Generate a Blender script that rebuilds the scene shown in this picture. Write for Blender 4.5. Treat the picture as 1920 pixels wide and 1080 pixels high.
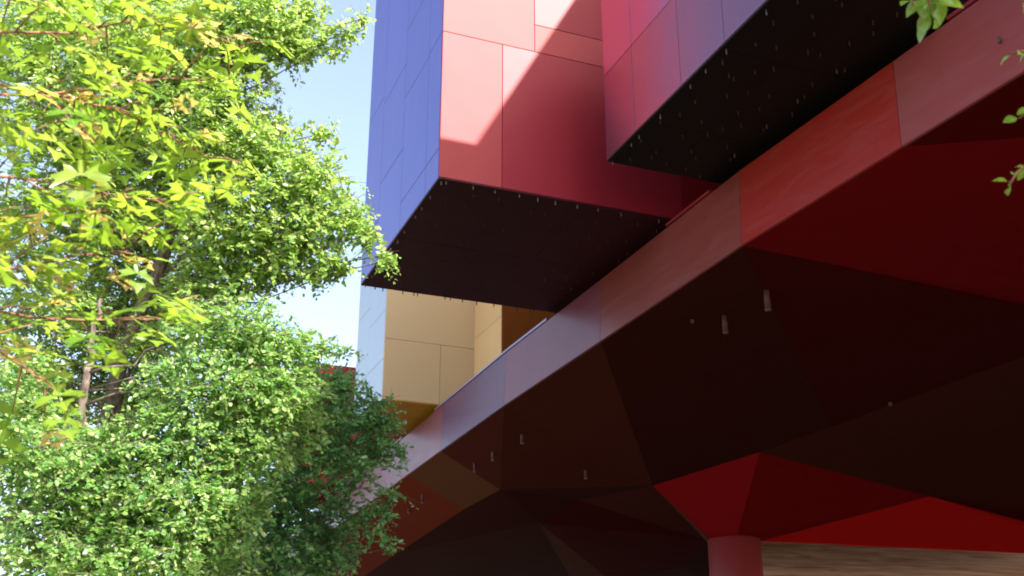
import bpy, bmesh, math, random
import numpy as np
from mathutils import Vector, Matrix

for o in list(bpy.data.objects):
    bpy.data.objects.remove(o)
scene = bpy.context.scene
C = scene.collection
rnd = random.Random(7)

# ------------------------------------------------------------------ camera
EYE = 1.6
FPX = 2090.0                       # focal length in pixels of the 1920 px wide photo
PITCH = math.radians(21.76)
YAW = math.radians(21.7)           # heading, clockwise from +Y (the line of the facade)
cam_d = bpy.data.cameras.new('camera')
cam = bpy.data.objects.new('camera', cam_d)
C.objects.link(cam)
cam.location = (0, 0, EYE)
cam.rotation_euler = (math.radians(90) + PITCH, 0, -YAW)
cam_d.sensor_width = 36
cam_d.lens = FPX / 1920 * 36
cam_d.clip_start = 0.05
cam_d.clip_end = 5000
cam_d.dof.use_dof = True
cam_d.dof.focus_distance = 19.0
cam_d.dof.aperture_fstop = 5.6
scene.camera = cam

# ------------------------------------------------------------------ light
SUN_FROM = Vector((2.27, -5.0, 4.1)).normalized()     # towards the sun
elev = math.asin(SUN_FROM.z)
azim = math.atan2(SUN_FROM.x, SUN_FROM.y)             # clockwise from +Y
world = bpy.data.worlds.new('World')
scene.world = world
world.use_nodes = True
wn = world.node_tree.nodes
wl = world.node_tree.links
wn.clear()
sky = wn.new('ShaderNodeTexSky')
sky.sky_type = 'NISHITA'
sky.sun_disc = False
sky.sun_elevation = elev
sky.sun_rotation = azim
sky.altitude = 60
sky.air_density = 1.0
sky.dust_density = 2.8
sky.ozone_density = 0.8
bg = wn.new('ShaderNodeBackground')
bg.inputs['Strength'].default_value = 0.118
wo = wn.new('ShaderNodeOutputWorld')
pale = wn.new('ShaderNodeHueSaturation')
pale.inputs['Saturation'].default_value = 0.82
wl.new(sky.outputs[0], pale.inputs['Color'])
wl.new(pale.outputs[0], bg.inputs['Color'])
wl.new(bg.outputs[0], wo.inputs['Surface'])
sun_d = bpy.data.lights.new('sun', 'SUN')
sun_d.energy = 3.9
sun_d.angle = math.radians(0.42)
sun_d.color = (1.0, 0.94, 0.85)
sun = bpy.data.objects.new('sun', sun_d)
C.objects.link(sun)
sun.rotation_euler = (-SUN_FROM).to_track_quat('-Z', 'Y').to_euler()
sun.location = (10, -20, 40)

vs = scene.view_settings
vs.view_transform = 'Standard'
vs.look = 'None'
vs.exposure = 1.95
vs.gamma = 1.0
vs.use_curve_mapping = False
scene.render.engine = 'CYCLES'
scene.cycles.max_bounces = 8
scene.cycles.filter_width = 1.9
scene.cycles.transmission_bounces = 6

# ------------------------------------------------------------------ surveying helper
cp, sp = math.cos(PITCH), math.sin(PITCH)
cy, sy = math.cos(YAW), math.sin(YAW)


def ray(px, py):
    r = px - 960.0
    u = 540.0 - py
    fwd = FPX * cp - u * sp
    up = FPX * sp + u * cp
    return Vector((cy * r + sy * fwd, -sy * r + cy * fwd, up))


def at(px, py, z=None, x=None, y=None, d=None):
    """point of the place seen in that direction, at height z above eye / plane x / plane y / depth d"""
    v = ray(px, py)
    if z is not None:
        s = z / v.z
    elif x is not None:
        s = x / v.x
    elif y is not None:
        s = y / v.y
    else:
        s = d / FPX
    v = v * s
    v.z += EYE
    return v


# ------------------------------------------------------------------ materials
def nodes_of(name):
    m = bpy.data.materials.new(name)
    m.use_nodes = True
    nt = m.node_tree
    nt.nodes.clear()
    out = nt.nodes.new('ShaderNodeOutputMaterial')
    return m, nt, out


def lnk(nt, a, b):
    nt.links.new(a, b)


def panel_mat(name, col, rough=0.3, metal=0.0, ior=2.1, var=0.06, streak=0.0, bump=0.04, flake=0.0):
    """painted / anodised facade panel: slight tone drift, waviness and weather streaks"""
    m, nt, out = nodes_of(name)
    b = nt.nodes.new('ShaderNodeBsdfPrincipled')
    tc = nt.nodes.new('ShaderNodeTexCoord')
    n1 = nt.nodes.new('ShaderNodeTexNoise')
    n1.inputs['Scale'].default_value = 0.55
    n1.inputs['Detail'].default_value = 3
    lnk(nt, tc.outputs['Object'], n1.inputs['Vector'])
    hsv = nt.nodes.new('ShaderNodeHueSaturation')
    hsv.inputs['Color'].default_value = (*col, 1)
    oi = nt.nodes.new('ShaderNodeObjectInfo')
    mr = nt.nodes.new('ShaderNodeMapRange')
    mr.inputs['To Min'].default_value = 1 - var
    mr.inputs['To Max'].default_value = 1 + var
    add = nt.nodes.new('ShaderNodeMath')
    add.operation = 'ADD'
    half = nt.nodes.new('ShaderNodeMath')
    half.operation = 'MULTIPLY'
    half.inputs[1].default_value = 0.5
    lnk(nt, n1.outputs['Fac'], add.inputs[0])
    lnk(nt, oi.outputs['Random'], add.inputs[1])
    lnk(nt, add.outputs[0], half.inputs[0])
    lnk(nt, half.outputs[0], mr.inputs['Value'])
    lnk(nt, mr.outputs[0], hsv.inputs['Value'])
    base = hsv.outputs[0]
    b.inputs['Metallic'].default_value = metal
    b.inputs['IOR'].default_value = ior
    b.inputs['Roughness'].default_value = rough
    if streak > 0:
        mp = nt.nodes.new('ShaderNodeMapping')
        mp.inputs['Scale'].default_value = (3.0, 0.55, 3.2)
        mp.inputs['Rotation'].default_value = (0.5, 0, 0)
        lnk(nt, tc.outputs['Object'], mp.inputs['Vector'])
        n2 = nt.nodes.new('ShaderNodeTexNoise')
        n2.inputs['Scale'].default_value = 1.6
        n2.inputs['Detail'].default_value = 7
        n2.inputs['Roughness'].default_value = 0.65
        n2.inputs['Distortion'].default_value = 0.6
        lnk(nt, mp.outputs[0], n2.inputs['Vector'])
        r2 = nt.nodes.new('ShaderNodeMapRange')
        r2.inputs['From Min'].default_value = 0.45
        r2.inputs['From Max'].default_value = 0.8
        r2.inputs['To Max'].default_value = streak
        lnk(nt, n2.outputs['Fac'], r2.inputs['Value'])
        mix = nt.nodes.new('ShaderNodeMixRGB')
        mix.inputs['Color2'].default_value = (0.42, 0.34, 0.36, 1)
        lnk(nt, r2.outputs[0], mix.inputs['Fac'])
        lnk(nt, base, mix.inputs['Color1'])
        base = mix.outputs[0]
        r3 = nt.nodes.new('ShaderNodeMapRange')
        r3.inputs['To Min'].default_value = rough - 0.1
        r3.inputs['To Max'].default_value = rough + 0.16
        lnk(nt, n2.outputs['Fac'], r3.inputs['Value'])
        lnk(nt, r3.outputs[0], b.inputs['Roughness'])
    lnk(nt, base, b.inputs['Base Color'])
    if bump > 0:
        n3 = nt.nodes.new('ShaderNodeTexNoise')
        n3.inputs['Scale'].default_value = 0.9
        n3.inputs['Detail'].default_value = 1
        lnk(nt, tc.outputs['Object'], n3.inputs['Vector'])
        n4 = nt.nodes.new('ShaderNodeTexNoise')
        n4.inputs['Scale'].default_value = 55
        n4.inputs['Detail'].default_value = 2
        lnk(nt, tc.outputs['Object'], n4.inputs['Vector'])
        bp = nt.nodes.new('ShaderNodeBump')
        bp.inputs['Strength'].default_value = 1.0
        bp.inputs['Distance'].default_value = bump * 0.4
        lnk(nt, n3.outputs['Fac'], bp.inputs['Height'])
        bp2 = nt.nodes.new('ShaderNodeBump')
        bp2.inputs['Strength'].default_value = 0.05
        bp2.inputs['Distance'].default_value = 0.01
        lnk(nt, n4.outputs['Fac'], bp2.inputs['Height'])
        lnk(nt, bp.outputs[0], bp2.inputs['Normal'])
        lnk(nt, bp2.outputs[0], b.inputs['Normal'])
    lnk(nt, b.outputs[0], out.inputs['Surface'])
    return m


M = {}
M['core'] = panel_mat('joint_black', (0.02, 0.018, 0.02), 0.6, 0, 1.45, 0.05, 0, 0)
M['red'] = panel_mat('red_panel', (0.22, 0.003, 0.006), 0.6, 0.0, 1.25)
M['coral'] = panel_mat('coral_panel', (0.34, 0.042, 0.046), 0.56, 0.0, 1.36)
M['blush'] = panel_mat('blush_panel', (0.27, 0.014, 0.026), 0.48, 0.0, 1.34)
M['blue'] = panel_mat('violet_blue_panel', (0.085, 0.095, 0.48), 0.42, 0.05, 1.55)
M['mauve'] = panel_mat('mauve_panel', (0.23, 0.125, 0.26), 0.23, 0.85, 1.8)
M['mauve_low'] = panel_mat('dusky_mauve_panel', (0.18, 0.085, 0.15), 0.27, 0.8, 1.8)
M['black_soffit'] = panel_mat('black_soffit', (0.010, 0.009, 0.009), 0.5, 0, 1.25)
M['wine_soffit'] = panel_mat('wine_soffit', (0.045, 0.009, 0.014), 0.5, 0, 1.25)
M['tan'] = panel_mat('tan_panel', (0.64, 0.47, 0.26), 0.55, 0, 1.4)
M['pale'] = panel_mat('pale_blue_panel', (0.38, 0.46, 0.53), 0.4, 0.2, 1.6)
M['gold_soffit'] = panel_mat('gold_soffit', (0.50, 0.27, 0.012), 0.5, 0, 1.4)
M['peach'] = panel_mat('peach_lit_panel', (0.85, 0.58, 0.28), 0.5, 0, 1.4)  # reflected light on this narrow side is put into the paler colour
M['orange'] = panel_mat('orange_panel', (0.30, 0.085, 0.007), 0.5, 0, 1.4)
M['crimson'] = panel_mat('crimson_panel', (0.22, 0.012, 0.025), 0.55, 0, 1.35)
M['crimson_lit'] = panel_mat('crimson_lit_panel', (0.40, 0.040, 0.030), 0.55, 0, 1.35)  # sunlit part of the far box's crimson end, put into the colour
FAS = dict(rough=0.33, metal=0.0, ior=1.30, streak=0.08, bump=0.03)
M['f_pink'] = panel_mat('fascia_pink', (0.20, 0.066, 0.076), **FAS)
M['f_slate'] = panel_mat('fascia_slate', (0.125, 0.055, 0.110), **FAS)
M['f_plum'] = panel_mat('fascia_plum', (0.195, 0.052, 0.085), **FAS)
M['f_brown'] = panel_mat('fascia_brown', (0.23, 0.052, 0.046), **FAS)
M['f_red'] = panel_mat('fascia_red', (0.32, 0.026, 0.020), **FAS)
M['f_mauve'] = panel_mat('fascia_mauve', (0.29, 0.064, 0.066), **FAS)
M['coping_red'] = panel_mat('coping_red', (0.30, 0.03, 0.04), 0.4, 0.2, 1.5)
M['coping'] = panel_mat('coping_metal', (0.30, 0.24, 0.38), 0.4, 0.3, 1.6)
SOF = dict(rough=0.6, metal=0.0, ior=1.05, bump=0.05, streak=0.02)
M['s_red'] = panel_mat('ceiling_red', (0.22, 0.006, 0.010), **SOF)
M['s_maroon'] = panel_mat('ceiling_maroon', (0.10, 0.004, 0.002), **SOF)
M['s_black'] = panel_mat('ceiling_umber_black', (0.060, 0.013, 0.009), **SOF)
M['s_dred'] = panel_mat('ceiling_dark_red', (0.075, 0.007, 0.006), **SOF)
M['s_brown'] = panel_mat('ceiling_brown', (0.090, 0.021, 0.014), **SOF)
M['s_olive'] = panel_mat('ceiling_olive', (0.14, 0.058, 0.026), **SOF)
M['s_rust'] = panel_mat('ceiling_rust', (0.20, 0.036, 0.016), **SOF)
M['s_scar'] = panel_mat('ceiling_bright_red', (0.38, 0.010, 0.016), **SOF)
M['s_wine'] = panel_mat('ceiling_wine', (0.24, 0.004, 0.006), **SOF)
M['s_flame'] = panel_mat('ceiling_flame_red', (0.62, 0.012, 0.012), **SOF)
M['column'] = panel_mat('column_red', (0.24, 0.025, 0.032), 0.45, 0, 1.5)
M['tube'] = panel_mat('lamp_tube', (0.10, 0.036, 0.04), 0.45, 0.0, 1.4, 0, 0, 0)
M['stud'] = panel_mat('stud_grey', (0.10, 0.085, 0.075), 0.5, 0.0, 1.4, 0, 0, 0)
M['stud_dim'] = panel_mat('stud_shaded', (0.055, 0.032, 0.02), 0.6, 0.0, 1.3, 0, 0, 0)  # darker copy for inner studs, shade under the boxes put into the colour
M['white'] = panel_mat('lamp_glass', (0.10, 0.085, 0.085), 0.3, 0, 1.5, 0, 0, 0)
M['roof'] = panel_mat('roof_grey', (0.22, 0.21, 0.21), 0.7, 0, 1.45)


def ground_mat():
    m, nt, out = nodes_of('garden_ground')
    b = nt.nodes.new('ShaderNodeBsdfPrincipled')
    tc = nt.nodes.new('ShaderNodeTexCoord')
    n = nt.nodes.new('ShaderNodeTexNoise')
    n.inputs['Scale'].default_value = 0.35
    n.inputs['Detail'].default_value = 8
    lnk(nt, tc.outputs['Object'], n.inputs['Vector'])
    cr = nt.nodes.new('ShaderNodeValToRGB')
    cr.color_ramp.elements[0].position = 0.35
    cr.color_ramp.elements[0].color = (0.10, 0.080, 0.050, 1)
    cr.color_ramp.elements[1].position = 0.65
    cr.color_ramp.elements[1].color = (0.26, 0.19, 0.125, 1)
    lnk(nt, n.outputs['Fac'], cr.inputs['Fac'])
    lnk(nt, cr.outputs[0], b.inputs['Base Color'])
    b.inputs['Roughness'].default_value = 0.9
    lnk(nt, b.outputs[0], out.inputs['Surface'])
    return m


def wood_mat():
    m, nt, out = nodes_of('weathered_timber')
    b = nt.nodes.new('ShaderNodeBsdfPrincipled')
    tc = nt.nodes.new('ShaderNodeTexCoord')
    mp = nt.nodes.new('ShaderNodeMapping')
    mp.inputs['Scale'].default_value = (0.15, 1.0, 5.0)
    lnk(nt, tc.outputs['Object'], mp.inputs['Vector'])
    n = nt.nodes.new('ShaderNodeTexNoise')
    n.inputs['Scale'].default_value = 2.0
    n.inputs['Detail'].default_value = 6
    n.inputs['Distortion'].default_value = 0.7
    lnk(nt, mp.outputs[0], n.inputs['Vector'])
    cr = nt.nodes.new('ShaderNodeValToRGB')
    cr.color_ramp.elements[0].position = 0.3
    cr.color_ramp.elements[0].color = (0.40, 0.16, 0.08, 1)
    cr.color_ramp.elements[1].position = 0.7
    cr.color_ramp.elements[1].color = (0.80, 0.56, 0.42, 1)
    lnk(nt, n.outputs['Fac'], cr.inputs['Fac'])
    lnk(nt, cr.outputs[0], b.inputs['Base Color'])
    b.inputs['Roughness'].default_value = 0.5
    lnk(nt, b.outputs[0], out.inputs['Surface'])
    return m


def bark_mat(name, c1, c2):
    m, nt, out = nodes_of(name)
    b = nt.nodes.new('ShaderNodeBsdfPrincipled')
    tc = nt.nodes.new('ShaderNodeTexCoord')
    mp = nt.nodes.new('ShaderNodeMapping')
    mp.inputs['Scale'].default_value = (14, 14, 3)
    lnk(nt, tc.outputs['Object'], mp.inputs['Vector'])
    n = nt.nodes.new('ShaderNodeTexNoise')
    n.inputs['Scale'].default_value = 1.5
    n.inputs['Detail'].default_value = 6
    lnk(nt, mp.outputs[0], n.inputs['Vector'])
    cr = nt.nodes.new('ShaderNodeValToRGB')
    cr.color_ramp.elements[0].position = 0.35
    cr.color_ramp.elements[0].color = (*c1, 1)
    cr.color_ramp.elements[1].position = 0.68
    cr.color_ramp.elements[1].color = (*c2, 1)
    lnk(nt, n.outputs['Fac'], cr.inputs['Fac'])
    lnk(nt, cr.outputs[0], b.inputs['Base Color'])
    bp = nt.nodes.new('ShaderNodeBump')
    bp.inputs['Strength'].default_value = 0.7
    bp.inputs['Distance'].default_value = 0.02
    lnk(nt, n.outputs['Fac'], bp.inputs['Height'])
    lnk(nt, bp.outputs[0], b.inputs['Normal'])
    b.inputs['Roughness'].default_value = 0.85
    lnk(nt, b.outputs[0], out.inputs['Surface'])
    return m


def leaf_mat(name, stops, trans=0.4, tcol=(0.30, 0.42, 0.03), rough=0.32, per_object=False, spec=0.5):
    """leaf: glossy upper skin and light passing through; every leaf has its own tone"""
    m, nt, out = nodes_of(name)
    b = nt.nodes.new('ShaderNodeBsdfPrincipled')
    b.inputs['Roughness'].default_value = rough
    b.inputs['Specular IOR Level'].default_value = spec
    if per_object:
        rn = nt.nodes.new('ShaderNodeObjectInfo').outputs['Random']
    else:
        rn = nt.nodes.new('ShaderNodeNewGeometry').outputs['Random Per Island']
    cr = nt.nodes.new('ShaderNodeValToRGB')
    els = cr.color_ramp.elements
    els[0].position, els[0].color = stops[0][0], (*stops[0][1], 1)
    els[1].position, els[1].color = stops[-1][0], (*stops[-1][1], 1)
    for p, c in stops[1:-1]:
        e = els.new(p)
        e.color = (*c, 1)
    col_out = cr.outputs[0]
    lnk(nt, rn, cr.inputs['Fac'])
    if per_object:                      # midrib and mottling on the large leaves
        tc = nt.nodes.new('ShaderNodeTexCoord')
        sx = nt.nodes.new('ShaderNodeSeparateXYZ')
        lnk(nt, tc.outputs['Object'], sx.inputs[0])
        ab = nt.nodes.new('ShaderNodeMath')
        ab.operation = 'ABSOLUTE'
        lnk(nt, sx.outputs['Y'], ab.inputs[0])
        vein = nt.nodes.new('ShaderNodeMapRange')
        vein.inputs['From Min'].default_value = 0.012
        vein.inputs['From Max'].default_value = 0.035
        vein.inputs['To Min'].default_value = 1.5
        vein.inputs['To Max'].default_value = 1.0
        lnk(nt, ab.outputs[0], vein.inputs['Value'])
        nz = nt.nodes.new('ShaderNodeTexNoise')
        nz.inputs['Scale'].default_value = 3.5
        nz.inputs['Detail'].default_value = 4
        lnk(nt, tc.outputs['Object'], nz.inputs['Vector'])
        mo = nt.nodes.new('ShaderNodeMapRange')
        mo.inputs['From Min'].default_value = 0.3
        mo.inputs['From Max'].default_value = 0.7
        mo.inputs['To Min'].default_value = 0.72
        mo.inputs['To Max'].default_value = 1.22
        lnk(nt, nz.outputs['Fac'], mo.inputs['Value'])
        ml = nt.nodes.new('ShaderNodeMath')
        ml.operation = 'MULTIPLY'
        lnk(nt, vein.outputs[0], ml.inputs[0])
        lnk(nt, mo.outputs[0], ml.inputs[1])
        hv = nt.nodes.new('ShaderNodeHueSaturation')
        lnk(nt, cr.outputs[0], hv.inputs['Color'])
        lnk(nt, ml.outputs[0], hv.inputs['Value'])
        col_out = hv.outputs[0]
    lnk(nt, col_out, b.inputs['Base Color'])
    t = nt.nodes.new('ShaderNodeBsdfTranslucent')
    mixc = nt.nodes.new('ShaderNodeMixRGB')
    mixc.inputs['Fac'].default_value = 0.55
    mixc.inputs['Color2'].default_value = (*tcol, 1)
    br = nt.nodes.new('ShaderNodeMixRGB')
    br.blend_type = 'MULTIPLY'
    br.inputs['Fac'].default_value = 1
    br.inputs['Color2'].default_value = (2.4, 2.4, 2.0, 1)
    lnk(nt, col_out, br.inputs['Color1'])
    lnk(nt, br.outputs[0], mixc.inputs['Color1'])
    lnk(nt, mixc.outputs[0], t.inputs['Color'])
    ms = nt.nodes.new('ShaderNodeMixShader')
    ms.inputs['Fac'].default_value = trans
    lnk(nt, b.outputs[0], ms.inputs[1])
    lnk(nt, t.outputs[0], ms.inputs[2])
    lnk(nt, ms.outputs[0], out.inputs['Surface'])
    return m


M['ground'] = ground_mat()
M['wood'] = wood_mat()
M['bark'] = bark_mat('bark_grey_brown', (0.05, 0.038, 0.03), (0.20, 0.155, 0.12))
M['twig_red'] = bark_mat('twig_reddish', (0.17, 0.07, 0.04), (0.34, 0.18, 0.10))
M['leaf'] = leaf_mat('lime_leaf', [(0, (0.11, 0.23, 0.06)), (0.5, (0.22, 0.36, 0.08)), (0.85, (0.34, 0.45, 0.12)), (1, (0.50, 0.53, 0.26))], 0.50, (0.50, 0.68, 0.14))
M['leaf_low'] = leaf_mat('hornbeam_leaf', [(0, (0.08, 0.21, 0.06)), (0.5, (0.17, 0.32, 0.085)), (0.85, (0.29, 0.42, 0.12)), (1, (0.50, 0.54, 0.28))], 0.46, (0.40, 0.62, 0.13))
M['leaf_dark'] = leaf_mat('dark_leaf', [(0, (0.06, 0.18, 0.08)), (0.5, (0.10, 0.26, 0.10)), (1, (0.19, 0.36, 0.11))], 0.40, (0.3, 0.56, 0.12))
M['maple'] = leaf_mat('maple_leaf', [(0, (0.09, 0.20, 0.02)), (0.5, (0.17, 0.28, 0.03)), (1, (0.28, 0.36, 0.05))], 0.50, (0.42, 0.60, 0.04), 0.26, True, 0.8)
M['maple_young'] = leaf_mat('young_maple_leaf', [(0, (0.55, 0.36, 0.12)), (1, (0.60, 0.50, 0.14))], 0.40, (0.75, 0.60, 0.20), 0.26, True, 0.8)
M['oval_leaf'] = leaf_mat('oval_leaf', [(0, (0.09, 0.20, 0.03)), (1, (0.20, 0.32, 0.04))], 0.42, (0.42, 0.58, 0.04), 0.22, True, 0.9)


# ------------------------------------------------------------------ object helpers
def new_obj(name, mesh, parent=None, mats=()):
    o = bpy.data.objects.new(name, mesh)
    C.objects.link(o)
    for m in mats:
        if m.name not in [x.name for x in mesh.materials if x]:
            mesh.materials.append(m)
    if parent is not None:
        o.parent = parent
    return o


def pydata(name, verts, faces, mat, parent=None, smooth=False):
    me = bpy.data.meshes.new(name)
    me.from_pydata([tuple(v) for v in verts], [], faces)
    me.update()
    if smooth:
        me.polygons.foreach_set('use_smooth', [True] * len(me.polygons))
    return new_obj(name, me, parent, (mat,))


def empty(name, loc, label, cat, group=None):
    o = bpy.data.objects.new(name, None)
    C.objects.link(o)
    o.location = loc
    o['label'] = label
    o['category'] = cat
    if group:
        o['group'] = group
    return o


def box_obj(name, lo, hi, mat, parent=None, ch=0.0):
    """box with chamfered edges when ch > 0"""
    bm = bmesh.new()
    bmesh.ops.create_cube(bm, size=1)
    for v in bm.verts:
        for k in range(3):
            v.co[k] = lo[k] + (v.co[k] + 0.5) * (hi[k] - lo[k])
    if ch > 0:
        bmesh.ops.bevel(bm, geom=list(bm.edges), offset=ch, segments=1, affect='EDGES')
    me = bpy.data.meshes.new(name)
    bm.to_mesh(me)
    bm.free()
    return new_obj(name, me, parent, (mat,))


def tube_mesh(bm, pts, radii, seg=8, cap=True):
    rings = []
    prev = None
    n = len(pts)
    for i, p in enumerate(pts):
        a = pts[max(i - 1, 0)]
        b = pts[min(i + 1, n - 1)]
        t = (b - a).normalized()
        if prev is None:
            ref = Vector((1, 0, 0)) if abs(t.x) < 0.8 else Vector((0, 1, 0))
            u = t.cross(ref).normalized()
        else:
            u = (prev - t * prev.dot(t)).normalized()
        prev = u
        w = t.cross(u)
        rings.append([bm.verts.new(p + (u * math.cos(k * 2 * math.pi / seg) + w * math.sin(k * 2 * math.pi / seg)) * radii[i]) for k in range(seg)])
    for i in range(n - 1):
        for k in range(seg):
            bm.faces.new((rings[i][k], rings[i][(k + 1) % seg], rings[i + 1][(k + 1) % seg], rings[i + 1][k]))
    if cap:
        bm.faces.new(rings[0][::-1])
        bm.faces.new(rings[-1])


def bm_obj(name, bm, mat, parent=None, smooth=True):
    me = bpy.data.meshes.new(name)
    bm.normal_update()
    bm.to_mesh(me)
    bm.free()
    if smooth:
        me.polygons.foreach_set('use_smooth', [True] * len(me.polygons))
    return new_obj(name, me, parent, (mat,))


def Z(v):
    return v + EYE


# ------------------------------------------------------------------ ground
g = pydata('ground', [(-2500, -2500, 0), (2500, -2500, 0), (2500, 2500, 0), (-2500, 2500, 0)], [(0, 1, 2, 3)], M['ground'])
g['kind'] = 'structure'

# ------------------------------------------------------------------ museum building
bld = empty('museum_building', (0, 0, 0),
            'museum building of coloured cantilevered boxes over a long red-brown beam on columns', 'building')
SOFF = 10.0          # underside of the boxes above the eye
GAP = 0.006          # half joint
TH = 0.05


def part_label(o, text):
    o['label'] = text
    return o


def clad_x(parent, x, y0, y1, z0, z1, cols):
    """panels on a face looking towards -X.  cols: list of (ya, yb, [(za, zb, material)...])"""
    for ya, yb, rows in cols:
        for za, zb, m in rows:
            box_obj('panel', (x - TH, ya + GAP, Z(za) + GAP), (x, yb - GAP, Z(zb) - GAP), M[m], parent, 0.004)


def clad_y(parent, y, rows):
    """panels on a face looking towards -Y. rows: (xa, xb, za, zb, material)"""
    for xa, xb, za, zb, m in rows:
        box_obj('panel', (xa + GAP, y - TH, Z(za) + GAP), (xb - GAP, y, Z(zb) - GAP), M[m], parent, 0.004)


def clad_under(parent, z, rows):
    for xa, xb, ya, yb, m in rows:
        box_obj('soffit_panel', (xa + 0.006, ya + 0.006, Z(z) - 0.03), (xb - 0.006, yb - 0.006, Z(z)), M[m], parent, 0.003)


stud_me = {}


def stud(parent, x, y, z, kind):
    if kind not in stud_me:
        bm = bmesh.new()
        tube_mesh(bm, [Vector((0, 0, 0)), Vector((0, 0, -0.065)), Vector((0, 0, -0.082))], [0.014, 0.014, 0.009], 7)
        me = bpy.data.meshes.new('stud')
        bm.to_mesh(me)
        bm.free()
        me.materials.append(M[kind])
        stud_me[kind] = me
    o = bpy.data.objects.new('stud', stud_me[kind])
    C.objects.link(o)
    o.parent = parent
    o.location = (x, y, z)
    s = rnd.uniform(0.85, 1.25)
    o.scale = (1, 1, s)
    return o


XW = 14.0                        # main wall plane behind the boxes
ROOF = 14.55 + (XW - 8.57) * 1.806
# --- main wall and roof behind the boxes
box_obj('upper_wall', (XW, -32, Z(9.7)), (60, 55, Z(ROOF)), M['f_brown'], bld, 0.01)

# --- box A: violet-blue and red
AX, AY0, AY1, AZ1 = 5.85, 18.45, 24.40, 19.4
A = box_obj('cantilevered_box', (AX, AY0, Z(SOFF)), (XW - 0.004, AY1, Z(AZ1)), M['core'], bld)
part_label(A, 'box with violet-blue side and red end, dark underside')
clad_x(A, AX, AY0, AY1, SOFF, AZ1, [
    (AY0 + 0.002, 19.30, [(SOFF, 10.66, 'blue'), (10.66, 13.35, 'blue'), (13.35, 14.9, 'blue'), (14.9, AZ1, 'blue')]),
    (19.30, 21.10, [(SOFF, 10.66, 'blue'), (10.66, 13.28, 'blue'), (13.28, 15.1, 'blue'), (15.1, AZ1, 'blue')]),
    (21.10, 22.95, [(SOFF, 12.0, 'blue'), (12.0, 14.2, 'blue'), (14.2, AZ1, 'blue')]),
    (22.95, AY1, [(SOFF, 11.1, 'blue'), (11.1, 14.4, 'blue'), (14.4, AZ1, 'blue')])])
clad_y(A, AY0, [
    (AX - TH, 7.11, SOFF, 13.35, 'coral'), (7.11, 11.2, SOFF, 13.35, 'blush'), (11.2, XW - 0.1, SOFF, 13.35, 'red'),
    (AX - TH, 7.84, 13.35, AZ1, 'coral'), (7.84, 9.9, 13.35, 14.03, 'coral'), (7.84, 9.9, 14.03, AZ1, 'blush'),
    (9.9, XW - 0.1, 13.35, AZ1, 'red')])
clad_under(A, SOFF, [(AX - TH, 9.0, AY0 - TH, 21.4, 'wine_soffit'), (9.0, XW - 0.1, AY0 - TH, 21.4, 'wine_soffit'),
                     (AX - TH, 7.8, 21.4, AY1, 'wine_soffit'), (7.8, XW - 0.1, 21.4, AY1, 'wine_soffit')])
zs = Z(SOFF) - 0.03
for k in range(11):                                       # pegs along the two visible edges
    if rnd.random() < 0.85:
        stud(A, AX + 0.03, AY0 + 0.15 + k * 0.57 + rnd.uniform(-.15, .15), zs, 'stud')
for k in range(11):
    if rnd.random() < 0.85:
        stud(A, AX + 0.25 + k * 0.45 + rnd.uniform(-.14, .14), AY0 + 0.02, zs, 'stud')
for i in range(9):
    for j in range(9):
        if rnd.random() < 0.9:
            stud(A, AX + 0.35 + i * 0.56 + rnd.uniform(-.2, .2), AY0 + 0.45 + j * 0.66 + rnd.uniform(-.24, .24), zs, 'stud_dim')
for k in range(9):
    stud(A, AX + 0.4 + k * 0.5 + rnd.uniform(-.2, .2), AY1 - 0.04, zs, 'stud_dim')

# --- box B: mauve, black underside
BX, BY0, BY1, BZ1 = 8.57, 10.55, 16.60, 14.1
B = box_obj('cantilevered_box', (BX, BY0, Z(SOFF)), (XW - 0.004, BY1, Z(BZ1)), M['core'], bld)
part_label(B, 'glossy mauve box with black studded underside')
cb = [BY0 + 0.002, 12.45, 13.8, 15.45, BY1]
for a, b in zip(cb[:-1], cb[1:]):
    hi = 11.82
    clad_x(B, BX, BY0, BY1, SOFF, BZ1, [(a, b, [(SOFF, hi, 'mauve_low'), (hi, BZ1, 'mauve')])])
clad_y(B, BY0, [(BX - TH, 11, SOFF, BZ1, 'mauve'), (11, XW - 0.1, SOFF, BZ1, 'mauve')])
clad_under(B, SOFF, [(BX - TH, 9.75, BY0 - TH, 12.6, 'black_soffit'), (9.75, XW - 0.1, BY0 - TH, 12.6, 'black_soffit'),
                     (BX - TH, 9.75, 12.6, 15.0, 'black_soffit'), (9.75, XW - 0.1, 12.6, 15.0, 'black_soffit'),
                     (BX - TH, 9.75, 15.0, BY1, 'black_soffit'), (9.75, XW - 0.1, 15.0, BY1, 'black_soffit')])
for k in range(11):
    if rnd.random() < 0.85:
        stud(B, BX + 0.05, BY1 - 0.1 - k * 0.55 + rnd.uniform(-.18, .18), zs, 'stud')
for i in range(5):
    for j in range(10):
        if rnd.random() < 0.85:
            stud(B, BX + 0.3 + i * 0.42 + rnd.uniform(-.16, .16), BY1 - 0.3 - j * 0.6 + rnd.uniform(-.22, .22), zs, 'stud_dim')
for k in range(4):
    stud(B, 10.55 + rnd.uniform(-.04, .04), 12.3 + k * 1.1 + rnd.uniform(-.2, .2), zs, 'stud')

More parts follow.
